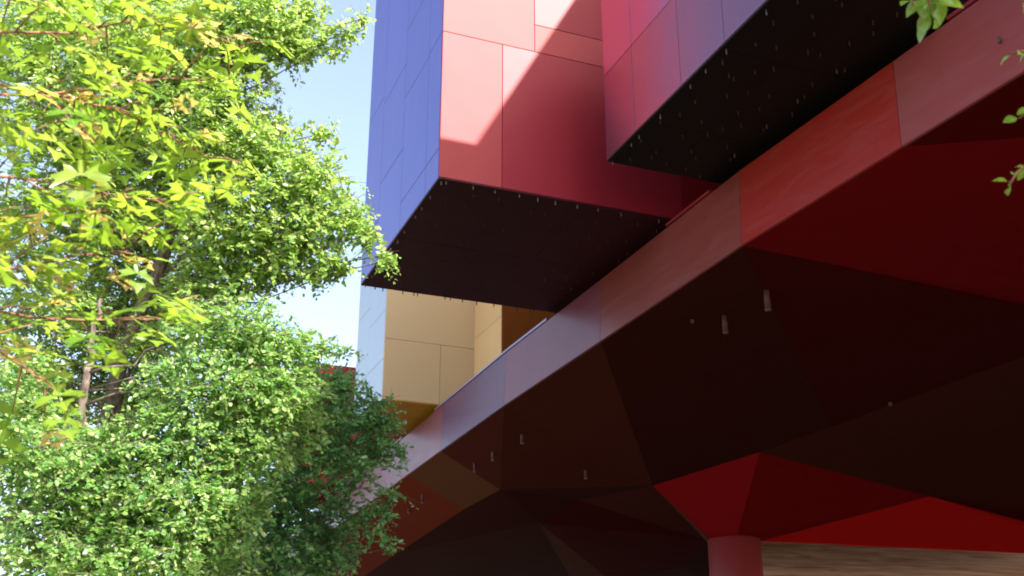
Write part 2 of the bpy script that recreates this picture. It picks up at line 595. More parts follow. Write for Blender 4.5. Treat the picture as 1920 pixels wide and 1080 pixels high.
# --- box next along the facade towards the viewer (its roofline shades the red end)
CY1, CZ1 = 8.7, 10.87 + 0.82 * (18.40 - 8.7)
Cx = box_obj('cantilevered_box', (9.1, 2.7, Z(SOFF)), (XW - 0.004, CY1, Z(CZ1)), M['core'], bld)
part_label(Cx, 'tall plum box')
clad_x(Cx, 9.1, 2.7, CY1, SOFF, CZ1, [(2.7 - TH, 5.6, [(SOFF, 13, 'mauve'), (13, CZ1, 'mauve')]), (5.6, CY1, [(SOFF, 14, 'mauve'), (14, CZ1, 'mauve')])])
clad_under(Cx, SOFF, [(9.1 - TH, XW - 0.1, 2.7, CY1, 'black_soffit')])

# --- box D: tan end and pale blue side, with the peach and orange return beside it
DX, DY0, DY1, DZ1 = 8.98, 33.8, 37.6, 18.5
D = box_obj('cantilevered_box', (DX, DY0, Z(SOFF)), (XW - 0.004, DY1, Z(DZ1)), M['core'], bld)
part_label(D, 'box with tan end, pale blue side and golden underside')
clad_x(D, DX, DY0, DY1, SOFF, DZ1, [
    (DY0 + 0.002, 35.9, [(SOFF, 11.4, 'pale'), (11.4, 13.1, 'pale'), (13.1, 15.6, 'pale'), (15.6, DZ1, 'pale')]),
    (35.9, DY1, [(SOFF, 12.2, 'pale'), (12.2, 13.9, 'pale'), (13.9, 16.2, 'pale'), (16.2, DZ1, 'pale')])])
clad_y(D, DY0, [(DX - TH, 10.86, SOFF, 12.07, 'tan'), (10.86, 13.9, SOFF, 12.07, 'tan'), (DX - TH, 13.9, 12.07, DZ1, 'tan')])
clad_under(D, SOFF, [(DX - TH + k * 0.75, DX - TH + (k + 1) * 0.75, DY0 - TH, DY1, 'gold_soffit') for k in range(6)])
E = box_obj('return_wall', (12.1, 31.2, Z(9.7)), (XW - 0.004, DY0 - TH - 0.004, Z(15.9)), M['core'], bld)
part_label(E, 'narrow peach and orange recess')
clad_x(E, 12.1, 31.2, 33.7, 9.7, 15.9, [(31.2 + 0.002, DY0 - TH - 0.006, [(9.7, 12.4, 'peach'), (12.4, 15.9, 'peach')])])
clad_y(E, 31.2, [(12.1 - TH, 13.05, 9.7, 13.0, 'orange'), (13.05, XW - 0.1, 9.7, 13.0, 'orange'), (12.1 - TH, XW - 0.1, 13.0, 15.9, 'orange')])

# --- box F: far red box behind the trees
FX, FY0, FY1, FZ1 = 9.0, 47.4, 53.0, 15.35
Fb = box_obj('cantilevered_box', (FX, FY0, Z(SOFF)), (XW - 0.004, FY1, Z(FZ1)), M['core'], bld)
part_label(Fb, 'far red box half hidden by leaves')
clad_x(Fb, FX, FY0, FY1, SOFF, FZ1, [(FY0 + 0.002, 50, [(SOFF, 13, 'crimson'), (13, FZ1, 'crimson')]), (50, FY1, [(SOFF, FZ1, 'crimson')])])
clad_y(Fb, FY0, [(FX - TH, 10.3, SOFF, 13, 'crimson_lit'), (FX - TH, 10.3, 13, FZ1, 'crimson_lit'), (10.3, 13.9, SOFF, 13, 'crimson'), (10.3, 13.9, 13, FZ1, 'crimson')])
clad_under(Fb, SOFF, [(FX - TH, 13.9, FY0 - TH, FY1, 's_rust')])

# --- fascia beam: big panels, coping
ZB, ZT = 8.2, 9.74
P = [at(px, py, z=ZB) for px, py in ((1690, 275), (1390, 460), (1125, 640), (944, 761), (825, 846), (640, 980))]
p0, p1 = P[0], P[1]
dirn = (P[0] - P[1]).normalized()
near = [P[0] + dirn * 7.2, P[0] + dirn * 40]
dfar = (P[-1] - P[-3]).normalized()
far = [P[-1] + dfar * 7, P[-1] + dfar * 30]
PL = [near[1], near[0]] + P + far
fm = ['f_mauve', 'f_mauve', 'f_red', 'f_brown', 'f_plum', 'f_slate', 'f_pink', 'f_pink', 'f_brown']
LEAN = 0.085
for i in range(len(PL) - 1):
    a, b = PL[i].copy(), PL[i + 1].copy()
    t = (b - a).normalized()
    a += t * 0.006
    b -= t * 0.006
    n = Vector((t.y, -t.x, 0))
    if n.x < 0:
        n = -n                          # into the building
    vs_, cs = [], 0.012

    def pt(q, dep, z):
        f = (z - ZB) / (ZT - ZB)
        w = q + n * (dep + LEAN * f)
        return (w.x, w.y, Z(z))
    prof = [(0.06, ZB), (0.012, ZB), (0.0, ZB + 0.012), (0.0, ZT - 0.015), (0.015, ZT), (0.06, ZT)]
    vv = [pt(a, d_, z_) for d_, z_ in prof] + [pt(b, d_, z_) for d_, z_ in prof]
    k = len(prof)
    ff = [(j, (j + 1) % k, (j + 1) % k + k, j + k) for j in range(k)] + [tuple(range(k))[::-1], tuple(range(k, 2 * k))]
    pydata('fascia_panel', vv, ff, M[fm[i]], bld)
    # coping strip above a shadow gap
    prof = [(0.02, ZT + 0.022), (-0.012, ZT + 0.022), (-0.012, ZT + 0.085), (0.0, ZT + 0.095), (0.4, ZT + 0.095), (0.4, ZT + 0.022)]
    for ya, yb in ((-60, BY0 - 0.1), (BY1 + 0.05, AY0 - 0.1), (AY1 + 0.05, DY0 - 0.1), (DY1 + 0.05, FY0 - 0.1), (FY1 + 0.05, 120)):
        lo_y, hi_y = max(ya, min(a.y, b.y)), min(yb, max(a.y, b.y))
        if hi_y - lo_y < 0.05:
            continue                    # the boxes sit over the beam here
        qa = a.lerp(b, (lo_y - a.y) / (b.y - a.y))
        qb = a.lerp(b, (hi_y - a.y) / (b.y - a.y))
        vv = [pt(qa, d_, z_) for d_, z_ in prof] + [pt(qb, d_, z_) for d_, z_ in prof]
        k = len(prof)
        ff = [(j, (j + 1) % k, (j + 1) % k + k, j + k) for j in range(k)] + [tuple(range(k))[::-1], tuple(range(k, 2 * k))]
        pydata('coping', vv, ff, M['coping_red'] if hi_y < 20 else M['coping'], bld)
# the floor slab behind the fascia (dark, carries the ceiling panels)
vv = []
sl = [(q.x + 0.22, q.y) for q in PL]
ring = sl + [(59.9, PL[-1].y), (59.9, PL[0].y)]
nr = len(ring)
vv = [(x, y, Z(8.42)) for x, y in ring] + [(x, y, Z(9.69)) for x, y in ring]
ff = [tuple(range(nr)), tuple(range(nr, 2 * nr))[::-1]] + [(j, (j + 1) % nr, (j + 1) % nr + nr, j + nr) for j in range(nr)]
pydata('floor_slab', vv, ff, M['core'], bld)

# --- folded ceiling under the slab
V = {}


def vert(key, px, py, z):
    V[key] = at(px, py, z=z)


for k, (px, py) in dict(f0=(1690, 275), f1=(1390, 460), f2=(1125, 640), f3=(944, 761), f4=(825, 846), f5=(640, 980)).items():
    vert(k, px, py, ZB + 0.01)
    V[k] = V[k] + Vector((0.02, 0, 0))
V['fn'] = near[0] + Vector((0.02, 0, 0.01))
V['fm'] = (V['f4'] + (V['f5'] - V['f4']) * 0.27)
V['fz'] = far[0] + Vector((0.02, 0, 0.01))
vert('w', 2080, 246, 8.0)
vert('w2', 2080, 545, 7.7)
vert('u', 2080, 616, 7.55)
vert('l2', 2080, 610, 7.5)
vert('l1', 1560, 800, 7.35)
vert('lr', 2080, 870, 6.9)
vert('N', 1424, 848, 7.15)
vert('M', 1224, 911, 7.0)
vert('K', 938, 918, 7.3)
vert('K2', 870, 955, 7.3)
vert('K3', 740, 1040, 7.25)
vert('T', 1085, 938, 7.1)
vert('J', 1010, 980, 6.9)
vert('J2', 1150, 1092, 6.2)
vert('J3', 1078, 1098, 6.6)
vert('H', 1322, 1012, 6.3)
vert('H2', 1280, 1062, 6.1)
vert('Q', 1742, 931, 6.7)
vert('q2', 2100, 1026, 6.4)
vert('q3', 2100, 850, 6.8)
vert('b1', 860, 1120, 6.9)
vert('b2', 600, 1140, 7.2)


def facet(keys, mat, gap=0.004, th=0.12):
    pts = [V[k].copy() if isinstance(k, str) else k for k in keys]
    cen = sum(pts, Vector()) / len(pts)
    n = Vector()
    for i in range(len(pts)):
        n += (pts[i] - cen).cross(pts[(i + 1) % len(pts)] - cen)
    if n.z > 0:
        pts.reverse()
    lo = [p + (cen - p).normalized() * gap for p in pts]
    up = [p + Vector((0, 0, th)) for p in lo]
    k = len(lo)
    bm = bmesh.new()
    a = [bm.verts.new(p) for p in lo]
    b = [bm.verts.new(p) for p in up]
    f1 = bm.faces.new(a)
    f2 = bm.faces.new(b[::-1])
    for i in range(k):
        bm.faces.new((a[(i + 1) % k], a[i], b[i], b[(i + 1) % k]))
    bmesh.ops.triangulate(bm, faces=[f1, f2])
    return bm_obj('ceiling_panel', bm, M[mat], bld, False)


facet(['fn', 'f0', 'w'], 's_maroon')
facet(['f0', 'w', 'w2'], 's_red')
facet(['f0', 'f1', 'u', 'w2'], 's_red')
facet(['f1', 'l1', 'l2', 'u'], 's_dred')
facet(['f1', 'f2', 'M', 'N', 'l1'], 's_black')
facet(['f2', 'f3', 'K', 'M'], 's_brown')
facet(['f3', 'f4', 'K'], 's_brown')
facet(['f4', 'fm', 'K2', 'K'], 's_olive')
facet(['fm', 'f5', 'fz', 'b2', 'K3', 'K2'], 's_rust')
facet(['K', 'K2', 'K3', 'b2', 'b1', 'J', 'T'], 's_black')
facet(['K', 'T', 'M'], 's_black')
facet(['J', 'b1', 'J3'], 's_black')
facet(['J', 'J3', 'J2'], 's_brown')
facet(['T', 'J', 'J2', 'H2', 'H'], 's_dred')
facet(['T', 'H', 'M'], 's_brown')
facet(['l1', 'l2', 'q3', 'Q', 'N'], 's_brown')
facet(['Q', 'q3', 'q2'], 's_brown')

vert('g1', 1150, 1150, 5.7)
vert('g2', 1420, 1150, 5.7)
facet(['J2', 'H2', 'g2', 'g1'], 's_black')
# --- column and its folded red capital
cxy = at(1376, 1012, x=20.0)
rad = 98 * (20.0 / ray(1376, 1012).x) / 2
bm = bmesh.new()
seg = 40
tube_mesh(bm, [Vector((cxy.x, cxy.y, 0)), Vector((cxy.x, cxy.y, cxy.z - 0.02)), Vector((cxy.x, cxy.y, cxy.z))], [rad, rad, rad - 0.02], seg)
bm_obj('column', bm, M['column'], bld)
sc = 20.0 / ray(1376, 1012).x
V['c1'] = at(1331, 1011, d=sc * FPX)
V['c2'] = at(1382, 1004, d=sc * FPX - 0.8)
V['c3'] = at(1426, 1015, d=sc * FPX)
V['c4'] = at(2100, 1046, z=5.5)
V['c5'] = cxy + Vector((0.9, 0.6, 0.05))
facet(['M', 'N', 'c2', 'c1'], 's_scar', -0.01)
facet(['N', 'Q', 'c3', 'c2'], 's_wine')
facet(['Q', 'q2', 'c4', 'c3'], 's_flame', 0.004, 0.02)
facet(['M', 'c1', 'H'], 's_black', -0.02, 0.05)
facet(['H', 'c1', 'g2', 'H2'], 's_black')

# --- a little service light on the fascia
# ------------------------------------------------------------------ tube lamps under the ceiling
lamp_specs = [
    (1437, 545, 585, 13, 7.75, 'longest pinkish tube lamp hanging below the red ceiling facet'),
    (1358, 592, 627, 11, 7.78, 'pinkish tube lamp with pale tip left of the longest one'),
    (979, 814, 832, 8, 7.55, 'short tube lamp on the brown ceiling right of the vertical joint'),
    (924, 848, 864, 7, 7.6, 'short tube lamp just left of the vertical ceiling joint'),
    (890, 869, 885, 6, 7.6, 'short tube lamp on the joint above the olive ceiling facet'),
    (1098, 881, 898, 7, 7.2, 'dim tube lamp near the lower edge of the big brown ceiling facet'),
    (792, 928, 943, 6, 7.7, 'short tube lamp on the rust brown ceiling facet near the beam'),
    (767, 955, 962, 6, 7.7, 'tiny lamp stub on the rust brown facet beside the leaves'),
    (1298, 600, 606, 8, 7.85, 'small pale round lamp left of the two long tube lamps'),
    (1669, 755, 761, 8, 7.3, 'lone pale lamp dot on the dark ceiling at right'),
]
bpy.context.view_layer.update()
dg = bpy.context.evaluated_depsgraph_get()


def surf(px, py):
    v = ray(px, py).normalized()
    ok, loc, nrm, idx, ob, mx = scene.ray_cast(dg, Vector((0, 0, EYE)), v)
    return loc if ok else None


for px, y0, y1, w, z, lab in lamp_specs:
    top = surf(px, y0) or at(px, y0, z=z)
    dd = (top - Vector((0, 0, EYE)))
    depth = dd.length
    bot = at(px, y1, x=top.x)
    L = max(top.z - bot.z, 0.06)
    r = w * depth / FPX / 2 * 0.85
    lo = empty('tube_lamp', top, lab, 'lamp', 'lamps under the ceiling')
    bm = bmesh.new()
    tube_mesh(bm, [Vector((0, 0, 0.04)), Vector((0, 0, 0)), Vector((0, 0, -L + 0.03))], [r * 0.7, r * 0.92, r], 12)
    bm_obj('body', bm, M['tube'] if L > 0.1 else M['stud'], lo)
    bm = bmesh.new()
    tube_mesh(bm, [Vector((0, 0, -L + 0.03)), Vector((0, 0, -L + 0.005)), Vector((0, 0, -L))], [r * 1.02, r * 1.02, r * 0.8], 12)
    bm_obj('diffuser', bm, M['white'], lo)
sp_ = surf(1877, 76)
lo = empty('wall_stud_lamp', sp_, 'small pale peg lamp on the mauve beam panel at far right', 'lamp')
bm = bmesh.new()
tube_mesh(bm, [Vector((0.03, 0, 0)), Vector((-0.04, 0, 0))], [0.012, 0.012], 8)
bm_obj('bracket', bm, M['stud'], lo)
bm = bmesh.new()
tube_mesh(bm, [Vector((-0.04, 0, 0.05)), Vector((-0.04, 0, -0.05))], [0.018, 0.018], 8)
bm_obj('body', bm, M['stud'], lo)

# ------------------------------------------------------------------ timber wall beyond the column
tw = empty('timber_wall', (24, 36, 0), 'curved wall of weathered brown boards behind the red column', 'wall')
for k in range(14):
    z0, z1 = 0.0 + k * 0.62, 0.62 * (k + 1) - 0.02
    vv, nseg = [], 16
    for i in range(nseg + 1):
        f = i / nseg
        xx = 22.3 + f * 26 - 24
        yy = 36.5 - f * 5.5 + 1.2 * math.sin(f * 5 + k * 0.35) * 0.35 - 36
        lean = 0.10
        zz0 = z0 + 0.10 * math.sin(f * 4 + k)
        zz1 = z1 + 0.10 * math.sin(f * 4 + k + 1)
        vv += [(xx, yy, zz0), (xx, yy - lean, zz1), (xx, yy + 0.12, zz1), (xx, yy + 0.15, zz0)]
    ff = []
    for i in range(nseg):
        for j in range(4):
            ff.append((i * 4 + j, (i + 1) * 4 + j, (i + 1) * 4 + (j + 1) % 4, i * 4 + (j + 1) % 4))
    ff += [(0, 1, 2, 3), tuple(nseg * 4 + j for j in (3, 2, 1, 0))]
    pydata('board', vv, ff, M['wood'], tw)

# ------------------------------------------------------------------ trees
rng = np.random.default_rng(11)


def unit(a):
    return a / np.maximum(np.linalg.norm(a, axis=-1, keepdims=True), 1e-9)


LEAF = np.array([(0, 0, 0), (0.34, 0.30, 0.07), (0.72, 0.24, 0.04), (1.0, 0, -0.08), (0.72, -0.24, 0.04), (0.34, -0.30, 0.07)])


def leaf_mesh(name, pos, dirv, nor, size, mat, parent):
    n = len(pos)
    side = unit(np.cross(nor, dirv))
    nn = unit(np.cross(dirv, side))
    v = (pos[:, None, :] + size[:, None, None] * (LEAF[None, :, 0, None] * dirv[:, None, :] + LEAF[None, :, 1, None] * side[:, None, :] + LEAF[None, :, 2, None] * nn[:, None, :]))
    v = v.reshape(-1, 3)
    base = (np.arange(n) * 6)[:, None]
    f = np.concatenate([base + np.array([[0, 3, 2, 1]]), base + np.array([[0, 5, 4, 3]])], axis=1).reshape(-1)
    me = bpy.data.meshes.new(name)
    me.vertices.add(n * 6)
    me.vertices.foreach_set('co', v.astype(np.float32).ravel())
    me.loops.add(n * 8)
    me.loops.foreach_set('vertex_index', f.astype(np.int32))
    me.polygons.add(n * 2)
    me.polygons.foreach_set('loop_start', np.arange(0, n * 8, 4, dtype=np.int32))
    me.update(calc_edges=True)
    return new_obj(name, me, parent, (mat,))


def crown(lobes, origin, leaf_size, density, mat, parent, per_twig=11):
    """leaves set along short twigs that fill the lobes; lobes = (px, py, rx px, ry px, depth, fill)"""
    P_, D_, N_, S_ = [], [], [], []
    twig_a, twig_b = [], []
    for (px, py, rx, ry, dep, fill) in lobes:
        c = np.array(at(px, py, d=dep))
        k = dep / FPX
        R_ = np.array([rx * k, min(max((rx + ry) * 0.5 * k, 0.12), 0.9), ry * k])
        nt_ = int(density * fill * (rx * ry * math.pi) / 1000) + 2
        d = unit(rng.normal(size=(nt_, 3)))
        r = rng.random((nt_, 1)) ** 0.40 * rng.uniform(0.95, 1.35, (nt_, 1))
        # ellipsoid axes: right / ahead / up as seen along the heading of the garden path
        right = np.array([cy, -sy, 0.0])
        ahead = np.array([sy, cy, 0.0])
        up = np.array([0, 0, 1.0])
        loc = d * r * R_
        p = c + loc[:, :1] * right + loc[:, 1:2] * ahead + loc[:, 2:3] * up
        outw = unit(d[:, :1] * right + d[:, 1:2] * ahead + d[:, 2:3] * up * 0.6)
        td = unit(outw * 0.7 + rng.normal(size=(nt_, 3)) * 0.55 + np.array([0, 0, 0.05]))
        L = rng.uniform(3.0, 6.0, (nt_, 1)) * leaf_size
        a = p - td * L * 0.5
        twig_a.append(a)
        twig_b.append(a + td * L)
        for j in range(per_twig):
            f = (j + 0.5) / per_twig
            q = a + td * L * f + np.array([0, 0, -1.0]) * (L * 0.25 * f * f)
            sd = unit(np.cross(td, np.array([0, 0, 1.0])) + rng.normal(size=(nt_, 3)) * 0.25) * (1 if j % 2 else -1)
            ld = unit(sd * 0.9 + td * 0.55 + rng.normal(size=(nt_, 3)) * 0.35 + np.array([0, 0, -0.22]))
            ln = unit(np.array([0.15, -0.35, 0.75]) + rng.normal(size=(nt_, 3)) * 0.55)
            P_.append(q)
            D_.append(ld)
            N_.append(ln)
            S_.append(leaf_size * rng.uniform(0.5, 1.35, nt_))
    P_, D_, N_, S_ = map(np.concatenate, (P_, D_, N_, S_))
    o = np.array(origin)
    cr_ = leaf_mesh('crown', P_ - o, D_, N_, S_, mat, parent)
    cr_['kind'] = 'stuff'
    # twigs as thin three-sided sticks
    a = np.concatenate(twig_a) - o
    b = np.concatenate(twig_b) - o
    n = len(a)
    t = unit(b - a)
    u = unit(np.cross(t, np.array([0.3, 0.5, 1.0])))
    w = np.cross(t, u)
    r0, r1 = 0.006, 0.002
    ring = []
    for q, r in ((a, r0), (b, r1)):
        for kk in range(3):
            an = kk * 2 * math.pi / 3
            ring.append(q + (u * math.cos(an) + w * math.sin(an)) * r)
    v = np.stack(ring, axis=1).reshape(-1, 3)
    base = (np.arange(n) * 6)[:, None]
    f = np.concatenate([base + np.array([[i, (i + 1) % 3, 3 + (i + 1) % 3, 3 + i]]) for i in range(3)], axis=1).reshape(-1)
    me = bpy.data.meshes.new('twigs')
    me.vertices.add(n * 6)
    me.vertices.foreach_set('co', v.astype(np.float32).ravel())
    me.loops.add(n * 12)
    me.loops.foreach_set('vertex_index', f.astype(np.int32))
    me.polygons.add(n * 3)
    me.polygons.foreach_set('loop_start', np.arange(0, n * 12, 4, dtype=np.int32))
    me.update(calc_edges=True)
    tw_ = new_obj('twigs', me, parent, (M['bark'],))
    tw_['kind'] = 'stuff'
    return cr_


def wobble(p, q, n, amt, r):
    pts = []
    for i in range(n + 1):
        f = i / n
        w = math.sin(f * math.pi)
        pts.append(p.lerp(q, f) + Vector((r.uniform(-amt, amt), r.uniform(-amt, amt), r.uniform(-amt, amt))) * w)
    return pts


def limbs(root, base, forks, lobes, parent, r0, r):
    """trunk through the points, then limbs to every lobe"""
    o = Vector(base)
    bm = bmesh.new()
    pts = [Vector((0, 0, -0.2))] + [p - o for p in forks]
    dense = []
    for a, b in zip(pts[:-1], pts[1:]):
        dense += wobble(a, b, 5, 0.05, r)[:-1]
    dense.append(pts[-1])
    n = len(dense)
    tube_mesh(bm, dense, [r0 * (1 - 0.82 * i / n) for i in range(n)], 10)
    bm_obj('trunk', bm, M['bark'], parent)
    for (px, py, rx, ry, dep, fill) in lobes:
        c = at(px, py, d=dep) - o
        best = min(range(1, n), key=lambda i: (dense[i] - c).length + max(0, dense[i].z - c.z + 0.5) * 1.5)
        st = dense[best]
        ln = (c - st).length
        if ln < 0.25:
            continue
        rr = min(r0 * (1 - 0.82 * best / n) * 0.5, 0.012 + 0.012 * ((rx + ry) * dep / FPX))
        pp = wobble(st, c, 6, 0.09 * ln ** 0.5, r)
        bm = bmesh.new()
        tube_mesh(bm, pp, [max(rr * (1 - 0.8 * i / 6), 0.008) for i in range(7)], 7)
        for s in range(4):                    # secondary branches
            i = 2 + s
            dv = Vector((r.uniform(-1, 1), r.uniform(-1, 1), r.uniform(-0.3, 0.9)))
            e = pp[i] + dv * (0.5 * (rx + ry) * dep / FPX)
            q2 = wobble(pp[i], e, 4, 0.05, r)
            tube_mesh(bm, q2, [max(rr * 0.45 * (1 - 0.8 * k / 4), 0.005) for k in range(5)], 5)
        bm_obj('limb', bm, M['bark'], parent)


def tree(name, label, lobes, forks_px, dep, leaf, dens, mat, r0, seed, per_twig=11):
    r = random.Random(seed)
    f0_ = at(*forks_px[0][:2], d=dep)
    base = Vector((f0_.x, f0_.y, 0))
    t = empty(name, base, label, 'tree')
    forks = [at(px, py, d=dp) for px, py, dp in forks_px]
    limbs(t, base, forks, lobes, t, r0, r)
    crown(lobes, base, leaf, dens, M[mat], t, per_twig)
    return t


# upper bright crown
T1 = [(470, 40, 110, 80, 16, 1), (545, 75, 45, 45, 16, 1), (330, 100, 160, 130, 16.5, 1), (600, 88, 36, 20, 15.8, .9), (640, 62, 32, 15, 15.8, .8), (676, 36, 20, 10, 15.8, .7),
      (150, 130, 170, 170, 17, .7), (400, 230, 110, 100, 16, 1), (500, 285, 75, 60, 15.8, 1), (580, 340, 70, 55, 15.7, 1), (640, 405, 58, 45, 15.6, 1),
      (470, 400, 120, 80, 15.8, 1), (300, 330, 130, 110, 16.5, .9), (560, 440, 80, 45, 15.6, .9), (690, 440, 22, 26, 15.4, .8), (625, 495, 36, 22, 15.4, .8),
      (715, 480, 18, 12, 15.4, .8), (732, 488, 12, 8, 15.4, .9), (440, 500, 90, 60, 15.8, .9), (90, 330, 140, 150, 17, .45), (250, 480, 120, 90, 17.8, .6), (610, 250, 26, 18, 15.8, .8),
      (580, 20, 30, 25, 16, .8), (200, 610, 90, 60, 17.5, .5), (120, 730, 90, 60, 17.5, .45), (250, 760, 70, 60, 17.5, .5), (30, 480, 110, 120, 17.5, .6), (230, 560, 90, 60, 17.8, .8), (330, 590, 80, 50, 17.8, .8), (210, 420, 90, 60, 17.6, .8), (350, 450, 80, 60, 17.6, .7), (180, 250, 110, 90, 16.8, .7), (60, 60, 100, 90, 16.8, .7), (540, 500, 75, 32, 15.6, .8), (605, 500, 40, 22, 15.5, .8), (380, 540, 70, 40, 15.8, .8), (140, 560, 60, 45, 16.2, .7), (60, 690, 60, 40, 16, .7), (290, 640, 50, 40, 16, .7)]
tree('lime_tree', 'tall sunlit tree with small bright leaves, its twigs reaching the violet-blue box', T1,
     [(205, 980, 16.5), (205, 800, 16.5), (228, 660, 16.5), (310, 470, 16.3), (350, 330, 16.2), (400, 120, 16.2), (430, -80, 16.2)], 16.5, 0.078, 15, 'leaf', 0.17, 3)
# lower, fuller tree in front
T2 = [(420, 610, 100, 50, 15, .9), (500, 660, 70, 45, 15, .9), (560, 655, 40, 30, 15.2, .8), (630, 652, 40, 14, 15.4, .6), (400, 720, 120, 65, 14.8, .9), (500, 745, 90, 50, 14.8, .9),
      (270, 660, 90, 60, 18, .6), (320, 830, 120, 70, 14.6, .9), (450, 830, 90, 60, 14.8, .8), (90, 640, 110, 100, 18, .7), (60, 850, 110, 90, 14.8, .9),
      (190, 900, 120, 80, 14.5, 1), (330, 950, 130, 80, 14.4, 1), (120, 1010, 150, 80, 14.4, 1), (290, 1060, 170, 70, 14.2, 1), (450, 930, 60, 60, 14.6, .8), (20, 740, 90, 60, 15.2, .8), (180, 720, 80, 50, 18, .7), (100, 770, 70, 50, 18, .7), (270, 740, 70, 50, 18, .8), (555, 720, 60, 40, 15.4, .7), (560, 800, 50, 50, 15.4, .7)]
tree('hornbeam_tree', 'lower dense tree with pale sunlit leaves at bottom left', T2,
     [(140, 1060, 15.2), (150, 860, 15.2), (165, 700, 15.2), (172, 640, 15.4), (190, 560, 15.6)], 15.2, 0.075, 17, 'leaf_low', 0.11, 5)
# shaded tree beside the beam
T3 = [(610, 740, 70, 45, 20, .8), (690, 765, 45, 30, 20, .8), (722, 800, 28, 40, 20, .7), (750, 850, 16, 9, 20, .8), (640, 810, 80, 45, 20.5, .8), (700, 845, 45, 28, 20, .8),
      (500, 830, 80, 50, 20, .8), (660, 905, 45, 22, 20.2, .7), (560, 965, 80, 45, 20.5, 1), (470, 940, 80, 60, 20, .9), (520, 1040, 120, 60, 20, 1.1), (660, 950, 50, 22, 20, .7), (735, 930, 22, 11, 19.8, .8),
      (715, 965, 26, 18, 19.8, .7), (690, 990, 30, 16, 20, .6), (730, 1025, 14, 14, 19.8, .7), (620, 1030, 55, 45, 20.5, 1), (400, 1040, 90, 60, 19.5, 1), (640, 860, 40, 20, 20.2, .6), (560, 700, 40, 30, 20, .7), (600, 790, 60, 45, 19.5, 1), (620, 715, 34, 24, 19.6, .9), (600, 850, 60, 26, 19.5, .8), (545, 900, 50, 30, 19.5, .9), (640, 880, 50, 20, 19.5, .7)]
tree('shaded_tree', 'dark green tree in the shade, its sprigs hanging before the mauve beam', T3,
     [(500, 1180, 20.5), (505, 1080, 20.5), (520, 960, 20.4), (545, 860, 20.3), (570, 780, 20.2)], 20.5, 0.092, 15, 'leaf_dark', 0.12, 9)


# ---- maple close to the viewer: every leaf its own object
def maple_leaf_mesh(name, seed):
    r = random.Random(seed)
    half = [(0.0, 0.0), (0.10, 0.16), (0.02, 0.40), (0.20, 0.30), (0.30, 0.33), (0.36, 0.58), (0.46, 0.47), (0.62, 0.62), (0.60, 0.38), (0.68, 0.24), (0.80, 0.27), (0.82, 0.13), (1.06, 0.0)]
    top = [(x * r.uniform(.95, 1.05), y * r.uniform(.93, 1.07)) for x, y in half]
    top[0], top[-1] = (0, 0), (1.06, 0)
    bm = bmesh.new()
    cen = [bm.verts.new((x, 0, 0.05 - 0.22 * (x - 0.4) ** 2)) for x in (0.0, 0.35, 0.7, 1.06)]
    for s in (1, -1):
        vv = [bm.verts.new((x, s * y, 0.05 - 0.22 * (x - 0.4) ** 2 + 0.16 * y - 0.42 * y * y + r.uniform(-.02, .02))) for x, y in top[1:-1]]
        chain = [cen[0]] + vv + [cen[3]]
        owner = [0, 0, 0, 1, 1, 1, 1, 1, 2, 2, 2, 2, 3]
        for i in range(len(chain) - 1):
            c = cen[min(max(owner[i], owner[i + 1]), 2) if i > 0 else 1]
            tri = [c, chain[i], chain[i + 1]]
            if len(set(tri)) == 3:
                try:
                    bm.faces.new(tri if s > 0 else tri[::-1])
                except ValueError:
                    pass
    # leaf stalk
    tube_mesh(bm, [Vector((-0.45, 0, 0.08)), Vector((-0.2, 0.02, 0.03)), Vector((0.02, 0, 0.03))], [0.016, 0.013, 0.012], 4)
    me = bpy.data.meshes.new(name)
    bm.normal_update()
    bm.to_mesh(me)
    bm.free()
    me.polygons.foreach_set('use_smooth', [True] * len(me.polygons))
    return me


def oval_leaf_mesh(name, seed):
    r = random.Random(seed)
    bm = bmesh.new()
    n = 7
    mid, lft, rgt = [], [], []
    for i in range(n + 1):
        f = i / n
        w = 0.29 * math.sin(math.pi * min(1, f ** 0.95)) * (0.85 + 0.3 * f) if 0 < i < n else 0
        z = -0.25 * (f - 0.3) ** 2
        mid.append(bm.verts.new((f, 0, z)))
        if 0 < i < n:
            lft.append(bm.verts.new((f, w, z + w * 0.35 + r.uniform(-.015, .015))))
            rgt.append(bm.verts.new((f, -w, z + w * 0.35 + r.uniform(-.015, .015))))
    for side, flip in ((lft, False), (rgt, True)):
        ch = [mid[0]] + side + [mid[n]]
        for i in range(n):
            loop = []
            for q in (mid[i], mid[i + 1], ch[i + 1], ch[i]):
                if q not in loop:
                    loop.append(q)
            bm.faces.new(loop[::-1] if flip else loop)
    tube_mesh(bm, [Vector((-0.25, 0, 0.02)), Vector((0.02, 0, -0.02))], [0.014, 0.012], 4)
    me = bpy.data.meshes.new(name)
    bm.normal_update()
    bm.to_mesh(me)
    bm.free()
    me.polygons.foreach_set('use_smooth', [True] * len(me.polygons))
    return me


def place_leaf(me, mats, pos, direc, nor, size, parent, origin):
    x = direc.normalized()
    y = nor.cross(x).normalized()
    z = x.cross(y)
    o = bpy.data.objects.new('leaf', me)
    C.objects.link(o)
    o.parent = parent
    m = Matrix((x, y, z)).transposed().to_4x4()
    m.translation = pos - origin
    o.matrix_local = m @ Matrix.Scale(size, 4)
    return o


def polyline(pts_px):
    return [at(px, py, d=d) for px, py, d in pts_px]


def along(pts, f):
    L = [(b - a).length for a, b in zip(pts[:-1], pts[1:])]
    t = f * sum(L)
    for i, l in enumerate(L):
        if t <= l or i == len(L) - 1:
            return pts[i].lerp(pts[i + 1], t / l), (pts[i + 1] - pts[i]).normalized()
        t -= l


